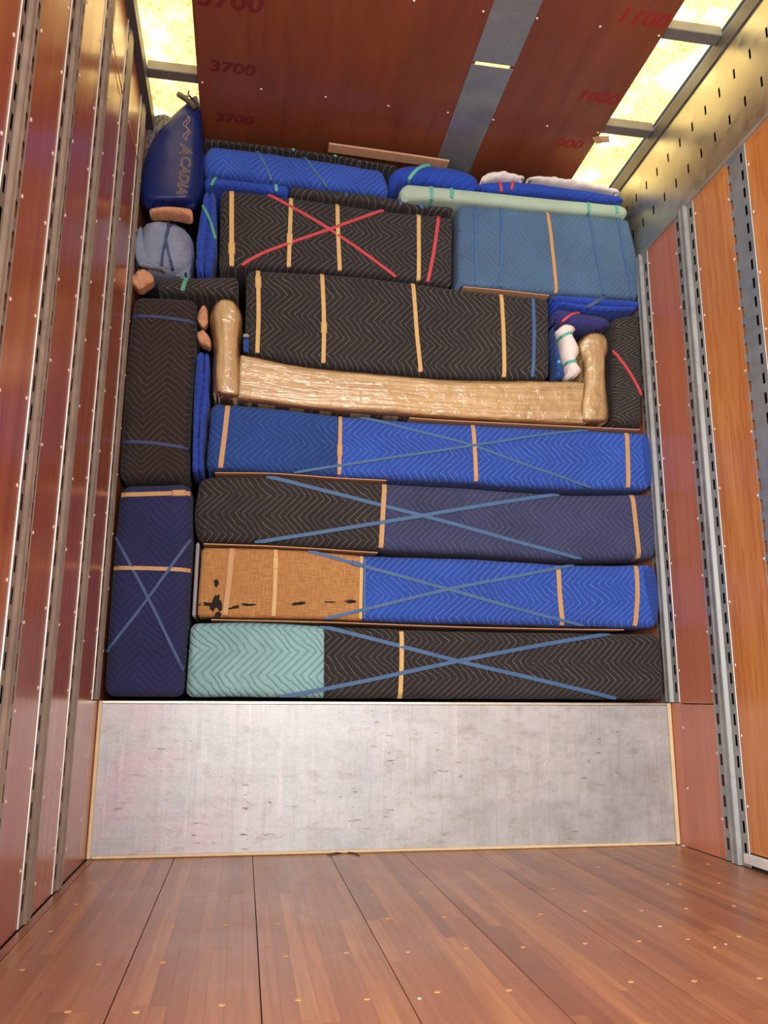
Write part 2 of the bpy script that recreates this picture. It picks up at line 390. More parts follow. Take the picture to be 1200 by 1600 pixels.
# left wall: plywood panels between five posts, a side door opening further back
wl = box('wall_left', (-.05, -2.15, 0), (-.012, YF, H+.05), M['dark'], kind='structure')
box('wall_left_rear', (-.05, YB, 0), (0, -3.45, H+.05), M['ply_left'], kind='structure')
box('wall_left_lintel', (-.05, -3.45, 2.75), (0, -2.15, H+.05), M['ply_left'], kind='structure')
LP = [(-2.2, -2.07), (-1.795, -1.655), (-1.40, -1.255), (-.992, -.845), (-.588, -.435), (-.158, -.005)]
LP = [p for p in LP if p[0] > -2.15]
edges = [-2.15]+[v for p in LP for v in p]+[YF]
for i in range(0, len(edges), 2):
    ya, yb = edges[i], edges[i+1]
    if yb-ya < .02: continue
    p = link('plywood_panel', bxm('panel', (-.012, ya+.001, .001), (0, yb-.001, H-.055), .0012), wl, M['ply_left'])
    if ya < .1:
        for k in range(13):
            z = .10+k*.235+random.uniform(-.02, .02)
            rivet((0, ya+.022, z), (1, 0, 0), p)
            if yb < .2: rivet((0, yb-.022, z+.06), (1, 0, 0), p)
for (ya, yb) in LP:
    z0 = HS+.004 if ya > -.2 else .003
    link('wall_post', post_mesh(ya, yb, z0, H-.055, 'L'), wl, [M['post'], M['post_pale']])
    if z0 > .1: link('plywood_panel', bxm('panel', (-.012, ya+.001, .001), (0, yb-.001, HS+.002), .0012), wl, M['ply_left'])
box('trim_4', (-.05, -2.15, H-.055), (.032, YF, H+.02), M['steel_dark'], None, .002, 'structure')

# right wall: posts, panels, slotted galvanised band above
wr = box('wall_right', (W+.012, YB, 0), (W+.05, YF, H+.05), M['dark'], kind='structure')
ZB = 2.775
RP = [(-1.36, -1.20, True), (-.905, -.778, True), (-.516, -.357, False), (-.09, .065, False)]
re_ = [YB]+[v for p in RP for v in p[:2]]+[YF]
for i in range(0, len(re_), 2):
    ya, yb = re_[i], re_[i+1]
    red = (ya > -.6)
    mt_ = M['ply_red'] if red else M['ply_orange']
    zlo = .055 if yb < -.4 else .001
    if red and yb < .1:
        p0 = link('plywood_panel', bxm('panel', (W, ya+.001, .001), (W+.012, yb-.001, HS-.004), .0012), wr, M['ply_red']); zlo = HS
    p = link('plywood_panel', bxm('panel', (W, ya+.001, zlo), (W+.012, yb-.001, ZB), .0012), wr, mt_)
    if yb < .2:
        for k in range(11):
            z = .14+k*.245+random.uniform(-.02, .02)
            if ya > -1.3: rivet((W, ya+.010, z), (-1, 0, 0), p)
            rivet((W, yb-.010, z+.09), (-1, 0, 0), p)
for (ya, yb, fl) in RP:
    z0 = HS+.004 if ya > -.2 else .003
    if z0 > .1: link('plywood_panel', bxm('panel', (W, ya+.001, .001), (W+.012, yb-.001, HS+.002), .0012), wr, M['ply_red'])
    link('wall_post', post_mesh(ya, yb, z0, ZB, 'R', fl), wr, [M['post_blue'] if fl else M['post_r'], M['post_pale']])
# galvanised band with two rows of slots
def band_sheet():
    rowsz = [(2.905, 2.95), (3.075, 3.12)]; zs = [ZB-.004, 2.905, 2.95, 3.075, 3.12, H-.055]
    ys = [YB]; flags = [False]; k = -26
    cs = [.19-.108*i for i in range(30)]
    cs2 = sorted([(c, 1) for c in cs]+[(c-.05, 0) for c in cs])
    for c, r in cs2:
        ys += [c-.006, c+.006]; flags += [('s', r), False]
    ys.append(YF); n = len(ys)
    vs = [(W-.004, y, z) for z in zs for y in ys]; fs = []
    for r in range(len(zs)-1):
        for c in range(n-1):
            f = flags[c] if c == 0 else flags[c]
            cell = (c >= 1 and c % 2 == 1)
            if cell:
                row = cs2[(c-1)//2][1]
                if (row == 0 and r == 1) or (row == 1 and r == 3): continue
            fs.append((r*n+c, (r+1)*n+c, (r+1)*n+c+1, r*n+c+1))
    return mesh('band', vs, fs)
link('slotted_sheet', band_sheet(), wr, M['band_metal'])
box('sheet_edge_channel', (W-.010, YB, ZB-.012), (W+.002, YF, ZB+.004), M['post'], wr, .002)
box('trim_5', (W-.012, YB, H-.055), (W+.05, YF, H+.02), M['steel_dark'], None, .002, 'structure')
box('trim_6', (W-.02, -2.6, .016), (W-.001, -.50, .052), M['alu'], None, .003, 'structure')

# ceiling: plywood sheets and a metal strip hung under roof bows, backlit fibreglass along both sides
ceil = box('ceiling', (-.05, YB, H+.11), (W+.05, YF, H+.15), M['steel_dark'], kind='structure')
for i, (xa, xb) in enumerate(((.03, .262), (2.165, W-.03))):
    o = box('skylight_panel', (xa-.03, YB, H+.062), (xb+.05-.02*i, (.16, .30)[i], H+.066), M['skylight'], ceil)
box('skylight_panel', (1.40, -.62, H+.062), (1.66, -.46, H+.066), M['skylight'], ceil)
plys = []
for xa, xb in ((.250, 1.448), (1.606, 2.176)):
    for ya, yb in ((YB, -2.47), (-2.468, YF-.05)):
        plys.append(link('ceiling_sheet', bxm('sheet', (xa, ya, H), (xb, yb, H+.012), .0015), ceil, M['ply_ceil']))
box('metal_strip', (1.432, -.535, H-.003), (1.622, YF-.05, H+.001), M['strip_metal'], ceil, .0008)
box('metal_strip', (1.432, YB, H-.003), (1.622, -.553, H+.001), M['strip_metal'], ceil, .0008)
for Y in (.38, -.22, -.82, -1.42, -2.02, -2.62):
    if Y > 0: spans = ((.03, W-.03),)
    else: spans = ((.03, W-.01),)
    for xa, xb in spans:
        box('roof_bow', (xa, Y-.030, H+.013), (xb, Y+.030, H+.060), M['bow'], ceil, .003)
    for x in (.27, .532, .826, 1.12, 1.405, 1.63, 1.90, 2.16):
        q = plys[1] if x < 1.5 else plys[3]
        if -2.4 < Y < .1: rivet((x, Y+random.uniform(-.004, .012), H), (0, 0, -1), q)

# faded red stamps on the ceiling plywood
def text_mesh(s, size, outline=None, shear=0.):
    c = bpy.data.curves.new('t', 'FONT'); c.body = s; c.size = size; c.align_x = 'CENTER'; c.align_y = 'CENTER'; c.shear = shear; c.resolution_u = 3
    if not outline: c.offset = size*.035
    if outline: c.fill_mode = 'NONE'; c.bevel_depth = outline; c.bevel_resolution = 0
    o = bpy.data.objects.new('t', c); COL.objects.link(o); dg = bpy.context.evaluated_depsgraph_get(); dg.update()
    me = bpy.data.meshes.new_from_object(o.evaluated_get(dg)); bpy.data.objects.remove(o); bpy.data.curves.remove(c); me.materials.clear(); return me
def onceil(px, py):
    d = Fw+Rt*((px-600)/FPX)-Up*((py-800)/FPX); t = (H-CAM.z)/d.z; p = CAM+d*t; return p.x, p.y
for (px, py, s, sz) in ((1003, 30, '1100', .11), (933, 153, '1000', .10), (888, 225, '000', .095), (358, 2, '3700', .13), (362, 107, '3700', .10), (365, 186, '3700', .09)):
    x, y = onceil(px, py); me = text_mesh(s, sz, shear=.15)
    for v in me.vertices: v.co = Vector((x+v.co.x, y-v.co.y*.9, H-.0006))     # read from below, top of the figures towards the rear
    link('stamped_number', me, plys[1] if px < 700 else plys[3], M['stamp'] if px > 700 else M['stamp_faint'])

# ------------------------------------------------------------------ soft shapes
def pl_interp(pts, t):
    if len(pts) == 1: return Vector(pts[0])
    L = [0]
    for a, b in zip(pts, pts[1:]): L.append(L[-1]+(Vector(b)-Vector(a)).length)
    s = t*L[-1]
    # smooth (Catmull-like) interpolation by arc length
    for i in range(len(pts)-1):
        if s <= L[i+1] or i == len(pts)-2:
            f = (s-L[i])/max(1e-9, L[i+1]-L[i]); p1, p2 = Vector(pts[i]), Vector(pts[i+1])
            p0 = Vector(pts[i-1]) if i > 0 else p1*2-p2; p3 = Vector(pts[i+2]) if i+2 < len(pts) else p2*2-p1
            return .5*((2*p1)+(p2-p0)*f+(2*p0-5*p1+4*p2-p3)*f*f+(3*p1-p0-3*p2+p3)*f**3)
def samples(L, ra, rb, step):
    """parameter values 0..1, denser inside the rounded edges"""
    s = [0.]
    ra = min(ra, L*.499); rb = min(rb, L*.499)
    for i in range(1, 6): s.append(ra*(1-math.cos(i/5*math.pi/2)))
    n = max(1, int((L-ra-rb)/step)); a, b = ra, L-rb
    for i in range(1, n+1): s.append(a+(b-a)*i/n)
    for i in range(4, -1, -1): s.append(L-rb*(1-math.cos(i/5*math.pi/2)))
    out = []
    for v in s:
        if not out or v-out[-1] > 1e-5: out.append(v)
    return [v/L for v in out]
def soft(name, mat, parent, Y, D, top, bottom, left=None, right=None, r=.035, rl=None, rr=None, rt=None, rb=None, ry=None, puff=.006, wav=.0025, step=.022, seed=None, gap=.0045, flat=False, zmin=None, off=0., crink=0., dip=None):
    """cloth-covered body: a Coons patch between four outlines (pixels seen at depth Y), rounded edges, puffed face, real depth D"""
    T = [Vector(at(*p, Y)) for p in top]; B = [Vector(at(*p, Y)) for p in bottom]
    for p in T: p.y -= gap
    for p in B: p.y += gap
    for p in (T[0], B[0]): p.x += gap*.6
    for p in (T[-1], B[-1]): p.x -= gap*.6
    Lf = [B[0]]+[Vector(at(*p, Y)) for p in (left or [])]+[T[0]]; Rg = [B[-1]]+[Vector(at(*p, Y)) for p in (right or [])]+[T[-1]]
    wd = ((T[-1]-T[0]).length+(B[-1]-B[0]).length)/2; ht = ((T[0]-B[0]).length+(T[-1]-B[-1]).length)/2
    if left or right: ht = max(ht, sum((b-a).length for a, b in zip(Lf, Lf[1:])))
    rl = min(r if rl is None else rl, wd*.49); rr = min(r if rr is None else rr, wd*.49); rt = min(r if rt is None else rt, ht*.49); rb = min(r if rb is None else rb, ht*.49)
    ry = max(min(r, wd*.49, ht*.49), .004) if ry is None else ry
    us = samples(wd, rl, rr, step); vs_ = samples(ht, rb, rt, step)
    sd = random.uniform(0, 60) if seed is None else seed
    nu, nv = len(us), len(vs_); V = []; UV = []
    c00, c10, c01, c11 = B[0], B[-1], T[0], T[-1]
    for v in vs_:
        for u in us:
            s, t = u*wd, v*ht
            ex = max(0, 1-s/rl) if s < rl else (-max(0, 1-(wd-s)/rr) if wd-s < rr else 0)
            ez = max(0, 1-t/rb) if t < rb else (-max(0, 1-(ht-t)/rt) if ht-t < rt else 0)
            e = math.hypot(ex, ez); uu, vv = u, v
            if e > 1:
                fx, fz = ex/e, ez/e
                if ex > 0: uu = (rl*(1-fx))/wd
                elif ex < 0: uu = 1-(rr*(1+fx))/wd
                if ez > 0: vv = (rb*(1-fz))/ht
                elif ez < 0: vv = 1-(rt*(1+fz))/ht
                e = 1
            p = (pl_interp(B, uu)*(1-vv)+pl_interp(T, uu)*vv)+(pl_interp(Lf, vv)*(1-uu)+pl_interp(Rg, vv)*uu)-(c00*(1-uu)*(1-vv)+c10*uu*(1-vv)+c01*(1-uu)*vv+c11*uu*vv)
            inn = math.sqrt(max(0, 1-e*e)); y = Y+ry*(1-inn)
            q = Vector((p.x*3.2, p.y*3.2, sd))
            y -= inn*(puff*(4*u*(1-u)*4*v*(1-v))**.5+noise.noise(q*1.7)*puff*.9+noise.noise(q*4.5)*puff*.45)
            if crink: y -= inn*crink*abs(noise.noise(Vector((p.x*22, p.y*22, sd))))
            x = p.x+wav*noise.noise(Vector((p.y*9, sd, 3)))*(1-inn); z = p.y+wav*noise.noise(Vector((p.x*9, sd, 7)))*(1-inn)
            if zmin is not None: z = max(z, zmin)
            V.append((x, y-off, z)); UV.append((s+sd*.37, t+sd*.11))
    Fc = []
    for j in range(nv-1):
        for i in range(nu-1):
            a = j*nu+i; Fc.append((a, a+1, a+nu+1, a+nu))
    ring = list(range(nu))+[j*nu+nu-1 for j in range(1, nv)]+[(nv-1)*nu+i for i in range(nu-2, -1, -1)]+[j*nu for j in range(nv-2, 0, -1)]
    yb = Y+D; base = len(V); cx = sum(V[k][0] for k in ring)/len(ring); cz = sum(V[k][2] for k in ring)/len(ring)
    for k in ring: V.append((V[k][0], max(yb-.01, V[k][1]+.005), V[k][2])); UV.append(UV[k])
    b2 = len(V)
    for k in ring:
        V.append((cx+(V[k][0]-cx)*.97, yb, cz+(V[k][2]-cz)*.94)); UV.append(UV[k])
    n = len(ring)
    for k in range(n):
        l = (k+1) % n; Fc.append((ring[l], ring[k], base+k, base+l)); Fc.append((base+l, base+k, b2+k, b2+l))
    V.append((cx, yb, cz)); UV.append((0, 0)); c = len(V)-1
    for k in range(n): Fc.append((b2+(k+1) % n, b2+k, c))
    me = mesh(name, V, Fc); uvl = me.uv_layers.new(name='UVMap')
    buf = []
    for l in me.loops: buf += UV[l.vertex_index]
    uvl.data.foreach_set('uv', buf)
    bm = bmesh.new(); bm.from_mesh(me); bmesh.ops.remove_doubles(bm, verts=bm.verts[:], dist=1e-5); bmesh.ops.recalc_face_normals(bm, faces=bm.faces[:]); bm.to_mesh(me); bm.free()
    o = link(name, me, parent, mat, smooth=not flat)
    return o
def bvh_of(objs):
    V, Fc = [], []
    for o in objs:
        b = len(V); mw = o.matrix_world if o.parent is None else o.matrix_basis
        V += [v.co.copy() for v in o.data.vertices]; Fc += [tuple(i+b for i in p.vertices) for p in o.data.polygons]
    return BVHTree.FromPolygons(V, Fc)
def hit_y(tree, x, z, Y):
    h = tree.ray_cast(Vector((x, Y-1, z)), Vector((0, 1, 0)), 1.35); return h[0].y if h[0] is not None else None
def band(parent, tree, pts, wpx, mat, Y, name='band', th=.0022, ext=.0, lift=.0015, knot=None, wrap=True):
    """a strap laid over the soft face along a line of pixels"""
    P = [Vector(at(*p, Y)) for p in pts]; L = sum((b-a).length for a, b in zip(P, P[1:])); wd = wpx*.86/370.
    e0 = (P[0]-P[1]).normalized()*.03; e1 = (P[-1]-P[-2]).normalized()*.03; P = [P[0]+e0]+P+[P[-1]+e1]; n = max(10, int((L+.06)/.012))
    C = []
    for i in range(n+1):
        p = pl_interp(P, i/n); q = pl_interp(P, min(1, i/n+.01))-pl_interp(P, max(0, i/n-.01)); q.normalize(); nn = Vector((-q.y, q.x))
        y0 = hit_y(tree, p.x, p.y, Y)
        if y0 is None: continue
        hs, ym = [], y0
        for sg in (-1, 1):
            for f in (1, .8, .6, .4, .2, .05):
                y1 = hit_y(tree, p.x+nn.x*wd*.5*sg*f, p.y+nn.y*wd*.5*sg*f, Y)
                if y1 is not None: break
            hs.append(sg*f*.5); ym = min(ym, y1 if y1 is not None else y0)
        C.append([p, nn, ym, hs])
    if len(C) < 2: return None
    ysm = [c[2] for c in C]
    for _ in range(2): ysm = [min(ysm[i], (ysm[max(0, i-1)]+ysm[i]+ysm[min(len(ysm)-1, i+1)])/3) for i in range(len(ysm))]
    if wrap:
        for i0, i1 in ((0, 1), (-1, -2)):
            d = (C[i0][0]-C[i1][0]).normalized()*.003; q = [C[i0][0]+d, C[i0][1], 0, C[i0][3]]
            if i0 == 0: C.insert(0, q); ysm.insert(0, ysm[0]+.05)
            else: C.append(q); ysm.append(ysm[-1]+.05)
    V, Fc = [], []
    for (p, nn, _, (h0, h1)), y in zip(C, ysm):
        for k, d in ((h0, lift+th), (h1, lift+th), (h1, -.004), (h0, -.004)): V.append((p.x+nn.x*wd*k, y-d, p.y+nn.y*wd*k))
    m_ = len(C)
    for i in range(m_-1):
        for j in range(4): k = (j+1) % 4; Fc.append((i*4+j, i*4+k, i*4+4+k, i*4+4+j))
    Fc += [(3, 2, 1, 0), tuple(range(m_*4-4, m_*4))]
    me = mesh(name, V, Fc); bm = bmesh.new(); bm.from_mesh(me); bmesh.ops.recalc_face_normals(bm, faces=bm.faces[:]); bm.to_mesh(me); bm.free()
    o = link(name, me, parent, mat)
    if knot is not None:
        i = int(knot*(m_-1)); p, nn = C[i][:2]; t = Vector((nn.y, -nn.x)); y = ysm[i]-lift-th; a, b = wd*.75, .028; V = []
        for d in (.004, -.001):
            for sx, sy in ((-1, -1), (1, -1), (1, 1), (-1, 1)):
                s = 1 if d < 0 else .8; V.append((p.x+nn.x*a*sx*s+t.x*b*sy*s, y-d, p.y+nn.y*a*sx*s+t.y*b*sy*s))
        link('band_knot', mesh('band_knot', V, [(0, 1, 2, 3), (4, 7, 6, 5), (0, 4, 5, 1), (1, 5, 6, 2), (2, 6, 7, 3), (3, 7, 4, 0)]), o, mat)
    return o
WB = {'y': ('band_yellow', 8), 'p': ('band_peach', 9), 'b': ('band_blue', 7), 'd': ('band_dkblue', 7), 'n': ('band_navy', 6), 'r': ('band_red', 7), 't': ('band_teal', 7), 'g': ('band_green', 9)}
BLBL = {'y': 'yellow elastic band', 'p': 'peach elastic band', 'b': 'blue elastic band', 'd': 'dark blue elastic band', 'n': 'navy elastic band', 'r': 'red elastic band', 't': 'teal elastic band', 'g': 'green elastic band'}
def bundle(name, label, cat, Y, D, pieces, bands=(), group=None, **kw):
    """pieces: list of dicts(mat, top, bottom, ...) -> one thing with its pads and bands"""
    q = pieces[0]; x0, z0 = at(*q['bottom'][0], Y); x1, z1 = at(*pieces[-1]['bottom'][-1], Y)
    root = empty(name, ((x0+x1)/2, Y+D/2, min(z0, z1)), label, cat, group)
    obs = []
    for pc in pieces:
        a = dict(kw); a.update(pc); nm = a.pop('name', 'moving_pad'); lb = a.pop('label', None); mt = a.pop('mat'); yo = a.pop('Y', Y)
        o = soft(nm, M[mt], root, yo, a.pop('D', D), **a); obs.append(o)
        if lb: o['label'] = lb
    tr = bvh_of(obs); kinds = {b[0] for b in bands}
    for b in bands:
        mt, wpx = WB[b[0]]; o = band(root, tr, b[1], b[2] if len(b) > 2 and b[2] else wpx, M[mt], Y, lift=.0015+(.0022 if len(b) > 4 else 0), knot=b[3] if len(b) > 3 else None)
        if o is not None and len(kinds) > 1: o['label'] = BLBL[b[0]]
    return root, obs

# ------------------------------------------------------------------ the load, bottom row upwards
ZD = HS+.002
bundle('padded_bundle', 'long bundle in half pale teal and half black quilted pads, lowest row on the deck', 'bundle', .004, .45, [
    dict(mat='teal', label='pale teal quilted pad', top=[(297, 971), (400, 970), (509, 976)], bottom=[(288, 1091), (400, 1091), (509, 1093)], rr=.008, zmin=ZD),
    dict(mat='black', label='black quilted pad', top=[(505, 976), (700, 984), (870, 987), (1033, 989)], bottom=[(505, 1093), (760, 1094), (1041, 1095)], right=[(1039, 1040)], rl=.008, zmin=ZD)],
    [('y', [(627, 978), (627, 1035), (625, 1093)]), ('b', [(490, 975), (600, 1003), (715, 1033), (840, 1062), (965, 1092)]), ('b', [(430, 1091), (560, 1066), (715, 1033), (850, 1007), (965, 988)], 7, None, 1)], r=.035)
bundle('padded_bundle', 'long bundle with torn brown burlap at its left end and bright blue pad at right', 'bundle', .006, .45, [
    dict(mat='burlap', name='burlap_wrap', label='brown burlap with charred tears', top=[(314, 853), (440, 856), (568, 866)], bottom=[(306, 965), (440, 968), (568, 971)], rr=.008, r=.02),
    dict(mat='blue', label='bright blue quilted pad', top=[(564, 866), (730, 871), (905, 881), (1024, 880)], bottom=[(564, 971), (760, 976), (1029, 983)], right=[(1030, 930)], rl=.008),
    dict(mat='blue_g', name='gathered_fold', Y=-.003, D=.2, top=[(1006, 886), (1018, 884), (1025, 885)], bottom=[(1021, 972), (1029, 977)], left=[(1012, 930)], right=[(1031, 930)], r=.012, puff=.004)],
    [('p', [(363, 852), (358, 908), (351, 966)]), ('y', [(431, 854), (430, 910), (427, 968)], 7, .25), ('y', [(565, 862), (563, 971)], 6), ('b', [(570, 863), (569, 971)], 4),
     ('p', [(871, 877), (874, 930), (879, 978)]), ('p', [(994, 880), (995, 930), (991, 982)]),
     ('b', [(465, 856), (555, 881), (700, 921), (810, 952), (925, 981)], 6, .18), ('b', [(500, 969), (600, 945), (700, 921), (815, 899), (925, 877)], 6, None, 1)], r=.03)
burl = [o for o in bpy.data.objects if o.name == 'burlap_wrap'][0]
btree = bvh_of([burl])
for (cx, cy, a, b, rot, sd) in ((338, 911, 4, 6, 0, 1), (338, 946, 8, 17, .1, 2), (322, 944, 13, 3, 0, 3), (366, 949, 9, 2.5, -.2, 4), (387, 945, 11, 2.2, 0, 5), (466, 943, 13, 2.4, -.1, 6), (548, 940, 9, 2.6, 0, 7), (341, 960, 5, 4, 0, 8), (515, 941, 9, 1.2, 0, 9)):
    V = []; n = 22
    for k in range(n):
        an = 2*math.pi*k/n; rr_ = 1+.55*noise.noise(Vector((math.cos(an)*2.2, math.sin(an)*2.2, sd*3.1)))
        dx, dy = a*rr_*math.cos(an), b*rr_*math.sin(an); x, z = at(cx+dx*math.cos(rot)-dy*math.sin(rot), cy+dx*math.sin(rot)+dy*math.cos(rot), .006); y = hit_y(btree, x, z, 0) or .01
        V.append((x, y-.0012, z))
    cx_, cz_ = at(cx, cy, .006); V.append((cx_, (hit_y(btree, cx_, cz_, 0) or .006)-.0014, cz_))
    link('charred_tear', mesh('tear', V, [(k, (k+1) % n, n) for k in range(n)]), burl.parent, M['char'])
bundle('padded_bundle', 'long bundle with black pad at left and dusty navy pad at right', 'bundle', .004, .45, [
    dict(mat='black', label='black quilted pad', top=[(312, 743), (430, 742), (600, 753)], bottom=[(306, 845), (440, 852), (600, 860)], left=[(304, 800)], rr=.008, rl=.05),
    dict(mat='navy', label='dusty navy quilted pad', top=[(595, 753), (720, 760), (890, 771), (1024, 770)], bottom=[(595, 860), (750, 867), (890, 875), (1026, 873)], right=[(1030, 830)], rl=.008)],
    [('p', [(601, 752), (598, 805), (595, 860)]), ('p', [(987, 772), (992, 820), (998, 873)]), ('b', [(400, 740), (530, 773), (660, 806), (790, 842), (910, 874)]), ('b', [(385, 850), (520, 829), (660, 806), (780, 786), (895, 769)], 7, None, 1)], r=.03)
bundle('padded_bundle', 'long royal blue quilted bundle with four peach bands under the wrapped sofa', 'bundle', .004, .45, [
    dict(mat='blue_d', label='deeper blue quilted pad', top=[(330, 627), (430, 635), (531, 647)], bottom=[(320, 734), (400, 737), (531, 745)], rr=.008),
    dict(mat='blue', label='bright royal blue quilted pad', top=[(527, 647), (700, 659), (860, 667), (1016, 675)], bottom=[(527, 745), (700, 753), (860, 763), (1020, 766)], right=[(1020, 720)], rl=.008),
    dict(mat='blue_g', name='gathered_fold', Y=-.003, D=.2, top=[(1003, 680), (1016, 681)], bottom=[(1008, 758), (1020, 760)], left=[(1007, 720)], right=[(1021, 720)], r=.012, puff=.004)],
    [('p', [(357, 626), (351, 680), (344, 735)]), ('p', [(532, 643), (530, 745)], 7, .6), ('p', [(738, 657), (741, 705), (744, 756)], 8), ('p', [(979, 670), (981, 765)]),
     ('b', [(540, 645), (640, 671), (738, 697), (830, 730), (930, 764)], 5), ('b', [(450, 740), (590, 719), (738, 697), (840, 681), (940, 669)], 5, None, 1)], r=.03)
# wrapped sofa standing on its row
sx, sz = at(640, 640, -.05)
sofa = empty('wrapped_sofa', (sx, .12, sz), 'sofa with rolled arms wrapped in brown kraft paper and clear stretch film', 'sofa')
SB = dict(top=[(372, 548), (470, 568), (600, 581), (720, 590), (860, 591), (918, 592)], bottom=[(365, 624), (500, 640), (700, 654), (850, 662), (918, 664)], r=.03, rl=.02, rr=.02, ry=.03, step=.03)
SL = dict(top=[(331, 472), (340, 464), (352, 461), (366, 465), (376, 476)], bottom=[(330, 613), (352, 619), (378, 621)], left=[(331, 590), (333, 545), (331, 515), (327, 492)], right=[(378, 590), (375, 545), (376, 515), (379, 492)], r=.03, rl=.055, rr=.055, ry=.05, rb=.015, puff=.004)
SR = dict(top=[(908, 527), (917, 518), (932, 515), (945, 519), (953, 530)], bottom=[(906, 659), (930, 661), (954, 661)], left=[(907, 630), (914, 595), (914, 562), (906, 542)], right=[(955, 640), (950, 600), (949, 565), (954, 545)], r=.03, rl=.05, rr=.05, ry=.04, rb=.02, puff=.004)
for nm, S, km, Y, lb in (('front_rail', SB, 'kraft_h', -.010, None), ('arm', SL, 'kraft_v', -.028, 'left rolled arm'), ('arm', SR, 'kraft_v', -.024, 'right rolled arm')):
    o = soft(nm, M[km], sofa, Y, .40 if nm == 'arm' else .36, seed=5, crink=.006 if nm == 'arm' else .003, **S)
    if lb: o['label'] = lb
    S2 = dict(S); S2['step'] = .012
    soft('stretch_film', M['film_v' if nm == 'arm' else 'film_h'], o, Y, .40 if nm == 'arm' else .36, seed=5, off=.004, crink=.012 if nm == 'arm' else .006, **S2)
bundle('padded_bundle', 'black quilted bundle with yellow bands standing between the arms of the wrapped sofa', 'bundle', 0, .4, [
    dict(mat='black', top=[(384, 418), (560, 429), (720, 449), (859, 464)], bottom=[(382, 550), (470, 567), (600, 580), (720, 589), (861, 591)])],
    [('y', [(403, 420), (404, 490), (402, 552)], 8, .22), ('y', [(503, 426), (506, 500), (505, 568)], 8, .62), ('y', [(645, 441), (650, 510), (657, 582)]), ('y', [(783, 456), (786, 520), (788, 589)]), ('b', [(833, 462), (834, 530), (832, 589)])], r=.03)
bundle('padded_bundle', 'black quilted bundle marked by a large red band cross, left of the slate blue bundle', 'bundle', .02, .4, [
    dict(mat='black', top=[(344, 293), (450, 305), (600, 326), (709, 337)], bottom=[(341, 424), (384, 417), (560, 428), (708, 446)])],
    [('y', [(362, 297), (362, 360), (362, 421)], 9, .78), ('y', [(455, 308), (453, 360), (451, 420)], 8, .62), ('y', [(527, 316), (528, 370), (531, 426)]), ('y', [(654, 330), (654, 440)]),
     ('r', [(418, 303), (515, 360), (628, 439)], 6), ('r', [(370, 419), (420, 393), (515, 360), (610, 324)], 6, None, 1), ('r', [(686, 333), (678, 390), (668, 442)])], r=.03)
bundle('padded_bundle', 'slate blue quilted bundle at upper right beside the wall', 'bundle', .0, .42, [
    dict(mat='slate', top=[(717, 316), (860, 329), (984, 340)], bottom=[(715, 445), (860, 458), (1000, 467)], left=[(716, 380)], right=[(998, 410)], puff=.008)],
    [('b', [(742, 317), (743, 380), (745, 446)], 6), ('b', [(783, 321), (783, 380), (782, 449)], 6), ('p', [(855, 329), (862, 395), (869, 458)], 7), ('b', [(920, 335), (931, 400), (944, 462)], 6), ('b', [(965, 339), (975, 400), (988, 465)], 6)], r=.025)
bundle('rolled_pad', 'long pale sage felt roll lying along the top of the slate blue bundle', 'pad', -.01, .2, [
    dict(mat='sage', top=[(632, 284), (700, 291), (850, 307), (970, 319)], bottom=[(630, 311), (700, 313), (850, 327), (982, 338)], left=[(625, 298)], right=[(982, 327)], rl=.03)],
    [('t', [(672, 287), (674, 300), (675, 312)]), ('t', [(703, 290), (706, 303), (704, 314)], 8), ('t', [(918, 312), (921, 333)], 6), ('t', [(962, 317), (965, 337)], 6)], r=.025, puff=.003)
bundle('rolled_pad', 'black quilted pad rolled into a strip, resting on the red-crossed black bundle', 'pad', .01, .18, [
    dict(mat='black_h', top=[(453, 289), (560, 300), (608, 306), (650, 317), (710, 321)], bottom=[(454, 303), (570, 316), (640, 326), (710, 332)])],
    [('d', [(540, 299), (543, 320)], 6), ('b', [(625, 308), (626, 326)], 5), ('b', [(651, 311), (662, 331)], 7)], r=.02, rl=.008, puff=.004)
bundle('folded_pad', 'blue folded pad with teal bands, squeezed above the left of the red-crossed bundle', 'pad', .015, .3, [
    dict(mat='blue_f', top=[(319, 273), (380, 281), (453, 288)], bottom=[(319, 293), (344, 291), (400, 298), (451, 304)])],
    [('g', [(336, 280), (328, 293)], 6), ('t', [(431, 287), (432, 303)], 6)], r=.022, puff=.007)
bundle('padded_bundle', 'big royal blue quilted bundle near the ceiling, right of the kayak', 'bundle', .03, .4, [
    dict(mat='blue_m', top=[(326, 224), (440, 238), (599, 263)], bottom=[(319, 271), (454, 287), (540, 297), (607, 304)], left=[(316, 248)], right=[(606, 285)], rr=.03)],
    [('b', [(401, 235), (415, 262), (425, 282)], 5), ('b', [(474, 244), (496, 275), (512, 293)], 6)], r=.035, puff=.012, wav=.006)
bundle('rolled_pad', 'long dark roll under clear film tucked against the ceiling sheet', 'pad', .06, .14, [
    dict(mat='black_h', top=[(318, 214), (450, 230), (622, 257)], bottom=[(319, 222), (450, 237), (620, 263)])],
    [('t', [(452, 227), (462, 239)], 6), ('t', [(517, 236), (528, 250)], 6)], r=.015, puff=.004)
bundle('rolled_pad', 'plump blue rolled pad with teal band, left end of the sage roll', 'pad', .02, .25, [
    dict(mat='blue_f', top=[(614, 262), (640, 254), (695, 256), (742, 266)], bottom=[(612, 284), (640, 283), (700, 289), (740, 294)], left=[(608, 272)], right=[(749, 281)])],
    [('t', [(668, 257), (652, 266), (636, 283)], 7)], r=.045, puff=.012, wav=.01)
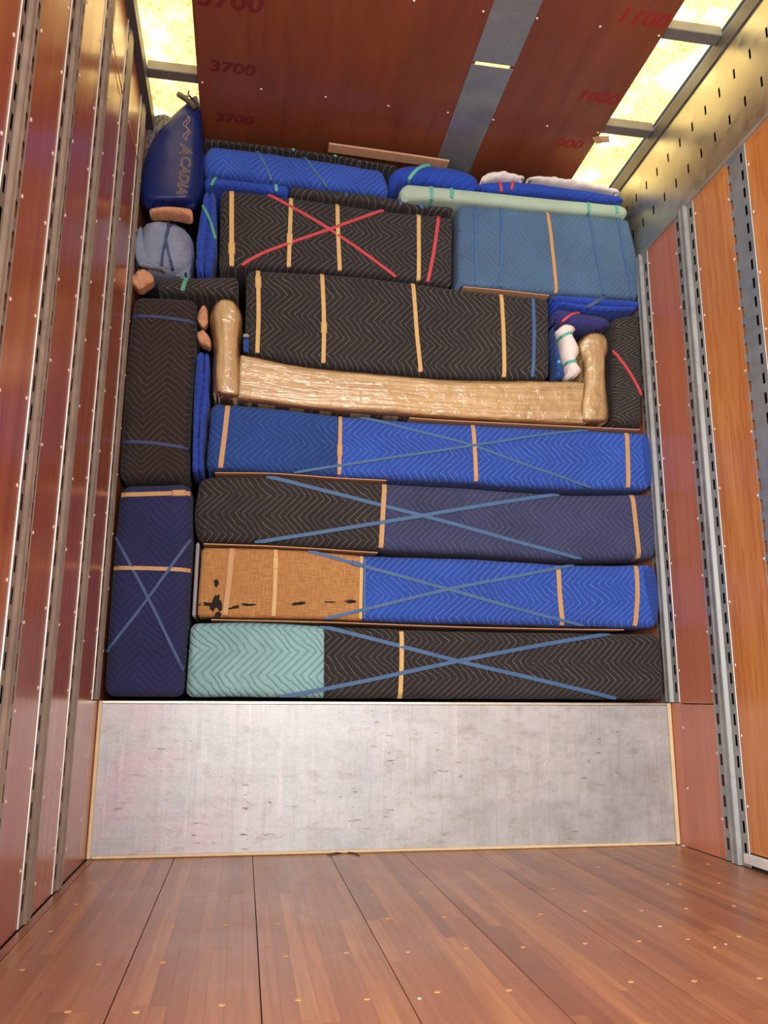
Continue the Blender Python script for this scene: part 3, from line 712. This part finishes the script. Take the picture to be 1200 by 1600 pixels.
o, pcs = bundle('folded_pad', 'blue quilted pad with two red bands beneath the white cloths at the ceiling', 'pad', .02, .3, [
    dict(mat='blue_f', top=[(752, 284), (800, 281), (900, 293), (968, 304)], bottom=[(752, 297), (850, 305), (970, 316)], left=[(747, 290)], right=[(976, 311)])],
    [('r', [(780, 282), (784, 300)], 6), ('r', [(802, 281), (797, 302)], 6)], r=.02, puff=.008, wav=.006)
bundle('white_cloth', 'short twisted white cloth lying on blue pad near the ceiling strip', 'cloth', .03, .12, [
    dict(mat='white', name='cloth', top=[(754, 272), (772, 266), (800, 270), (818, 275)], bottom=[(754, 282), (785, 279), (818, 281)], left=[(752, 277)], right=[(821, 278)])], r=.02, puff=.01, wav=.010, crink=.03, step=.01)
bundle('white_cloth', 'long white cloth stretched along the blue pad to the right wall', 'cloth', .03, .12, [
    dict(mat='white', name='cloth', top=[(828, 274), (860, 274), (910, 283), (966, 294)], bottom=[(828, 281), (860, 286), (910, 293), (966, 302)], left=[(825, 278)], right=[(970, 299)])], r=.02, puff=.008, wav=.008, crink=.026, step=.01)

# right pocket beside the sofa
bundle('padded_bundle', 'black quilted bundle with one red band, wedged between sofa arm and right wall', 'bundle', .02, .38, [
    dict(mat='black_m', top=[(958, 494), (985, 490), (1003, 487)], bottom=[(958, 662), (1006, 666)], right=[(1003, 600), (1004, 530)], puff=.012)],
    [('r', [(957, 546), (980, 580), (1004, 622)], 6)], r=.03, wav=.008)
bundle('folded_pad', 'blue folded pad directly below the slate blue bundle', 'pad', .0, .35, [
    dict(mat='blue_f', top=[(868, 459), (930, 463), (998, 469)], bottom=[(868, 469), (930, 476), (998, 479)], left=[(864, 465)], right=[(1002, 474)], gap=.001), dict(mat='blue_f', top=[(872, 469), (930, 476), (996, 479)], bottom=[(870, 474), (930, 484), (994, 485)], gap=.001)],
    [('d', [(948, 463), (915, 482)], 8)], r=.022, puff=.008)
bundle('rolled_pad', 'purple navy rolled pad with thin red band above the white roll', 'pad', -.005, .3, [
    dict(mat='purple', top=[(866, 477), (900, 484), (945, 490)], bottom=[(868, 502), (900, 512), (945, 513)], left=[(866, 490)], right=[(957, 503)])],
    [('r', [(911, 485), (892, 493), (880, 501)], 5)], r=.04, puff=.012)
bundle('rolled_pad', 'white rolled pad cinched by two teal bands beside the right sofa arm', 'pad', -.045, .12, [
    dict(mat='white', top=[(873, 508), (884, 503), (901, 508)], bottom=[(891, 587), (909, 586)], left=[(888, 570), (881, 548), (879, 526), (871, 515)], right=[(911, 576), (901, 563), (908, 545), (896, 521), (904, 511)])],
    [('t', [(873, 527), (888, 522), (904, 521)], 6), ('t', [(885, 566), (899, 565), (911, 562)], 6)], r=.03, puff=.008)
bundle('rolled_pad', 'narrow dark blue rolled pad with teal band left of the white roll', 'pad', -.015, .1, [
    dict(mat='blue_d', top=[(863, 508), (867, 510)], bottom=[(869, 589), (884, 591)], left=[(868, 550)], right=[(879, 570), (868, 530)])],
    [('t', [(862, 517), (871, 517)], 5), ('t', [(866, 566), (884, 565)], 6)], r=.02, puff=.004)
bundle('folded_pad', 'tiny blue pad edge showing between left sofa arm and black bundle', 'pad', -.03, .025, [
    dict(mat='blue_d', top=[(379, 527), (390, 527)], bottom=[(379, 549), (390, 551)]), dict(mat='slab', name='pad_binding', label='grey bound edge', top=[(379, 519), (390, 520)], bottom=[(379, 527), (390, 527)])], r=.006, puff=.001, wav=.001)

# left column
bundle('padded_bundle', 'dark navy quilted bundle with peach bands and blue cross, standing at the left wall', 'bundle', .0, .45, [
    dict(mat='navy_v', top=[(187, 756), (300, 753)], bottom=[(160, 1090), (286, 1091)], left=[(170, 950), (180, 830)], right=[(291, 990), (299, 870)], zmin=ZD, puff=.012)],
    [('p', [(184, 773), (240, 772), (302, 771)], 8, .8), ('p', [(176, 888), (240, 889), (299, 891)], 7), ('d', [(178, 835), (232, 935), (290, 1055)], 5), ('d', [(299, 842), (232, 935), (166, 1020)], 5, None, 1)], r=.04)
bundle('padded_bundle', 'tall black quilted bundle with two dark blue bands, upper half of left column', 'bundle', .0, .45, [
    dict(mat='black_v', top=[(209, 459), (309, 463)], bottom=[(184, 750), (294, 751)], left=[(190, 660), (199, 540)], right=[(297, 660), (305, 540)], puff=.012)],
    [('n', [(198, 495), (250, 497), (309, 505)], 6), ('n', [(186, 690), (240, 693), (299, 702)], 6)], r=.04)
bundle('folded_pad', 'flat black quilted pad with green band lying on the tall black bundle', 'pad', .015, .35, [
    dict(mat='black_m', top=[(244, 432), (300, 431), (374, 429)], bottom=[(246, 456), (300, 460), (374, 464)])],
    [('g', [(294, 430), (287, 448), (284, 460)], 8)], r=.025)
bundle('paper_roll', 'peach paper pad rolled up, its round end facing out by the left wall', 'paper', .0, .06, [
    dict(mat='peach', name='paper', top=[(211, 424), (220, 419), (232, 422)], bottom=[(209, 449), (220, 455), (232, 450)], left=[(203, 437)], right=[(240, 437)], crink=.035, flat=True, step=.012)], r=.02, ry=.006, wav=.01)
bundle('padded_bundle', 'plump grey blue cloth bundle tied with a dark cross, below the kayak', 'bundle', -.005, .4, [
    dict(mat='grey', top=[(218, 344), (250, 341), (297, 349)], bottom=[(214, 418), (255, 425), (295, 423)], left=[(208, 395)], right=[(301, 390)], puff=.03, crink=.03, step=.014), dict(mat='grey', name='folded_flap', Y=-.022, D=.03, top=[(214, 356), (222, 350)], bottom=[(214, 414), (262, 424)], left=[(208, 392)], right=[(238, 402), (226, 375)], r=.012, puff=.008, crink=.01)],
    [('n', [(262, 339), (264, 368), (256, 400), (251, 428)], 5), ('n', [(276, 342), (262, 375), (263, 395), (272, 428)], 5, None, 1)], r=.06, wav=.012)
bundle('folded_paper', 'peach paper pad folded flat between the kayak and grey bundle', 'paper', -.06, .3, [
    dict(mat='peach', name='paper', top=[(232, 323), (265, 320), (302, 324)], bottom=[(232, 333), (265, 332), (302, 338)], D=.08)], r=.015, puff=.006)
bundle('folded_pad', 'upright blue folded pad with green band right of the grey bundle', 'pad', .0, .3, [
    dict(mat='blue_f', top=[(318, 299), (327, 297)], bottom=[(306, 422), (318, 425)], left=[(307, 380), (313, 330)], right=[(321, 380), (327, 340)], puff=.008, crink=.01, gap=.001), dict(mat='blue_f', top=[(327, 297), (337, 301)], bottom=[(318, 425), (330, 421)], left=[(321, 380), (327, 340)], right=[(338, 390), (339, 340)], puff=.012, crink=.012, gap=.001)],
    [('g', [(311, 315), (325, 338), (334, 365)], 5)], r=.03, wav=.01)
bundle('paper_roll', 'small peach paper roll, upper one of two beside the left sofa arm', 'paper', .0, .05, [
    dict(mat='peach', name='paper', top=[(312, 479), (319, 476), (325, 479)], bottom=[(310, 508), (318, 513), (326, 508)], left=[(309, 495)], right=[(325, 494)], crink=.03, flat=True, step=.012)], r=.015, ry=.004)
bundle('paper_roll', 'small peach paper roll, lower one of two beside the left sofa arm', 'paper', .0, .05, [
    dict(mat='peach', name='paper', top=[(311, 515), (318, 514)], bottom=[(322, 543), (330, 545)], left=[(312, 535), (307, 522)], right=[(329, 533), (324, 522)], crink=.02, flat=True, step=.012)], r=.015, ry=.004)
bundle('folded_pad', 'narrow blue folded pad standing upright between left column and blue bundle', 'pad', -.005, .35, [
    dict(mat='blue_f', top=[(307, 549), (319, 547)], bottom=[(299, 735), (310, 737)], left=[(302, 640)], right=[(311, 660), (318, 600)], puff=.008, crink=.01, gap=.001), dict(mat='blue_f', top=[(319, 550), (326, 552)], bottom=[(310, 737), (318, 737)], left=[(311, 660), (318, 600)], right=[(318, 680), (326, 620)], puff=.008, gap=.001)], r=.022, wav=.008)

# grey slab edge and cardboard sheets between the rows
x0, z0 = at(298, 965, .0); x1, z1 = at(309, 846, .0)
tag(box('padded_slab', (x0+.004, .01, z0+.004), (x0+.018, .35, z1), M['slab'], None, .008), 'thin grey slab standing on edge left of the burlap bundle', 'slab')
def sheet(label, pts, Y, th=.004, D=.35, up=0):
    Q = [Vector(at(p[0], p[1]-up, Y)) for p in pts]; P = [pl_interp(Q, i/16) for i in range(17)]; V = []; n = len(P)
    for (x, z) in P:
        for dy, dz in ((0, -th/2), (0, th/2), (D, th/2), (D, -th/2)): V.append((x, Y+dy, z+dz))
    Fc = [(i*4+j, i*4+(j+1) % 4, i*4+4+(j+1) % 4, i*4+4+j) for i in range(n-1) for j in range(4)]+[(3, 2, 1, 0), tuple(range(n*4-4, n*4))]
    tag(link('cardboard_sheet', mesh('sheet', V, Fc), None, M['cardboard']), label, 'cardboard')
sheet('cardboard edge under the left of the royal blue bundle, above black pad', [(336, 738.5), (430, 739.8), (531, 747), (604, 750.5)], -.004)
sheet('cardboard edge between the black and navy bundle and the burlap', [(318, 849.5), (440, 854), (590, 863.5)], -.004)
sheet('longest cardboard edge, between burlap bundle and the teal bundle below', [(330, 968), (510, 972), (700, 979), (870, 982.8), (975, 984)], -.004)
sheet('cardboard edge below the right half of the wrapped sofa', [(640, 652.6), (700, 656.8), (860, 664.6), (1000, 671.2)], -.004)
sheet('cardboard edge under the slate blue bundle', [(724, 448), (790, 454), (858, 461.5)], -.006)
x, y = onceil(605, 238)
sheet('peach cardboard strip lying flat against the ceiling sheet, above the dark roll', [(514, 224), (600, 236), (702, 251)], .03, .010, .06)

# kayak standing at the left wall
KY = -.07
kx, kz = at(268, 322, KY)
kay = empty('kayak', (kx, KY+.06, kz), 'dark blue kayak end with gold lettering, upright at the left wall', 'kayak')
hull = soft('hull', M['kayak'], kay, KY, .12, [(291, 158), (300, 149), (311, 144)], [(225, 314), (268, 315), (303, 315)], left=[(218, 300), (219, 268), (226, 232), (241, 202), (266, 175)], right=[(315, 285), (317, 235), (316, 180)], r=.06, rl=.09, rr=.03, rb=.02, rt=.01, ry=.055, puff=.012, wav=0, step=.015, seed=2)
kt = bvh_of([hull])
def project(me, f, depth=.0):
    for v in me.vertices:
        x, z = f(v.co.x, v.co.y); y = hit_y(kt, x, z, KY); v.co = Vector((x, (y if y is not None else KY+.02)-.0012+min(0, v.co.z)*.3, z))
def kframe(px, py):
    x, z = at(px, py, KY); return lambda a, b: (x+b*.98-a*.05, z-a)
for s, px, py, sz in (('A', 290, 234, .082), ('CADIA', 287, 274, .066)):
    me = text_mesh(s, sz, outline=.0012, shear=.25); project(me, kframe(px, py)); link('lettering', me, kay, M['gold'])
for q in range(2):
    for sgn in (0, 1):
        pts = []
        for i in range(15):
            t = i/14; px = 291.5+math.sin(t*math.pi*2+.4)*3.6*(1 if sgn == 0 else .85)+(4.2 if sgn else -1.6)*math.sin(math.pi*t); py = 183+q*19+t*19
            x, z = at(px, py, KY); y = hit_y(kt, x, z, KY) or KY; pts.append((x, y-.001, z))
        tube('wave_mark', pts, .0015, M['gold'], kay, 5)
def k3(px, py, d): x, z = at(px, py, KY); return (x, KY-d, z)
gr = tube('carry_handle', [k3(279, 150, .012), k3(288, 157, .018), k3(298, 166, .022), k3(306, 174, .018)], .013, M['handle'], kay, 10)
tube('handle_cord', [k3(296, 142, .006), k3(294, 150, .014), k3(300, 159, .026), k3(310, 166, .018), k3(312, 174, .01), k3(306, 176, .012)], .004, M['cordblack'], kay, 6)
tube('handle_cord', [k3(283, 152, .02), k3(297, 156, .02), k3(309, 172, .012)], .003, M['cordblack'], kay, 6)
bundle('mesh_bag', 'dark woven mesh bag behind the kayak at the left wall', 'bag', .085, .3, [
    dict(mat='net', name='mesh_body', top=[(228, 186), (245, 173), (275, 172)], bottom=[(222, 318), (285, 318)], left=[(217, 240)], crink=.02)], r=.05, wav=.01)

# small leftovers
x, y = onceil(940, 214)
V = [(x-.045, y+.01, H-.001), (x-.02, y-.02, H-.012), (x+.03, y-.015, H-.002), (x+.045, y+.01, H-.014), (x+.02, y+.028, H-.004), (x-.015, y+.03, H-.016), (x, y, H-.020)]
o = tag(link('torn_cardboard', mesh('torn', V, [(i, (i+1) % 6, 6) for i in range(6)]), None, M['cardboard']), 'small torn cardboard scrap stuck at the ceiling sheet edge by the skylight', 'scrap')
md = o.modifiers.new('solid', 'SOLIDIFY'); md.thickness = .003
def onfloor(px, py):
    d = Fw+Rt*((px-600)/FPX)-Up*((py-800)/FPX); t = -CAM.z/d.z; p = CAM+d*t; return p.x, p.y
for (px, py, s, lb) in ((1043, 1382, .011, 'tiny white paper fleck on floor, furthest toward the riser on right'), (1031, 1448, .010, 'white paper crumb on the floor, midway below the right end of the riser'), (1117, 1481, .008, 'upper of two pale crumbs on the floor at lower right'), (1134, 1476, .007, 'pale crumb on the floor nearest the right wall'), (655, 1561, .010, 'grey green chip on the floor near the bottom of the picture')):
    x, y = onfloor(px, py); V = []
    for k in range(7):
        a = 2*math.pi*k/7; rr_ = s*.7*random.uniform(.6, 1.1); V += [(x+rr_*math.cos(a), y+rr_*math.sin(a)*.7, .0004), (x+rr_*.8*math.cos(a), y+rr_*.6*math.sin(a), .0025)]
    Fc = [(2*k, 2*((k+1) % 7), 2*((k+1) % 7)+1, 2*k+1) for k in range(7)]+[tuple(range(1, 14, 2)), tuple(range(12, -1, -2))]
    tag(link('paper_fleck', mesh('fleck', V, Fc), None, M['sage'] if 'green' in lb else M['paper_bit']), lb, 'debris')
pts = [(onfloor(px, py)[0], onfloor(px, py)[1], .0034) for px, py in ((512, 1337), (525, 1334), (540, 1333), (552, 1334), (561, 1338))]
tag(tube('frayed_cord', pts, .0028, M['handle'], None, 6), 'short frayed grey cord lying on the floor against the riser', 'cord')

def onwall(px, py, d=.012):
    q = Fw+Rt*((px-600)/FPX)-Up*((py-800)/FPX); t = (d-CAM.x)/q.x; return tuple(CAM+q*t)
tag(tube('thin_cord', [onwall(*p, .006) for p in ((172, 5), (176, 62), (184, 108), (192, 148))], .002, M['peach'], None, 5), 'thin pale cord on the left wall, the one nearer the opening', 'cord')
tag(tube('thin_cord', [onwall(*p, .006) for p in ((200, 182), (207, 215), (214, 250))], .002, M['peach'], None, 5), 'thin pale cord on the left wall beside the mesh bag', 'cord')
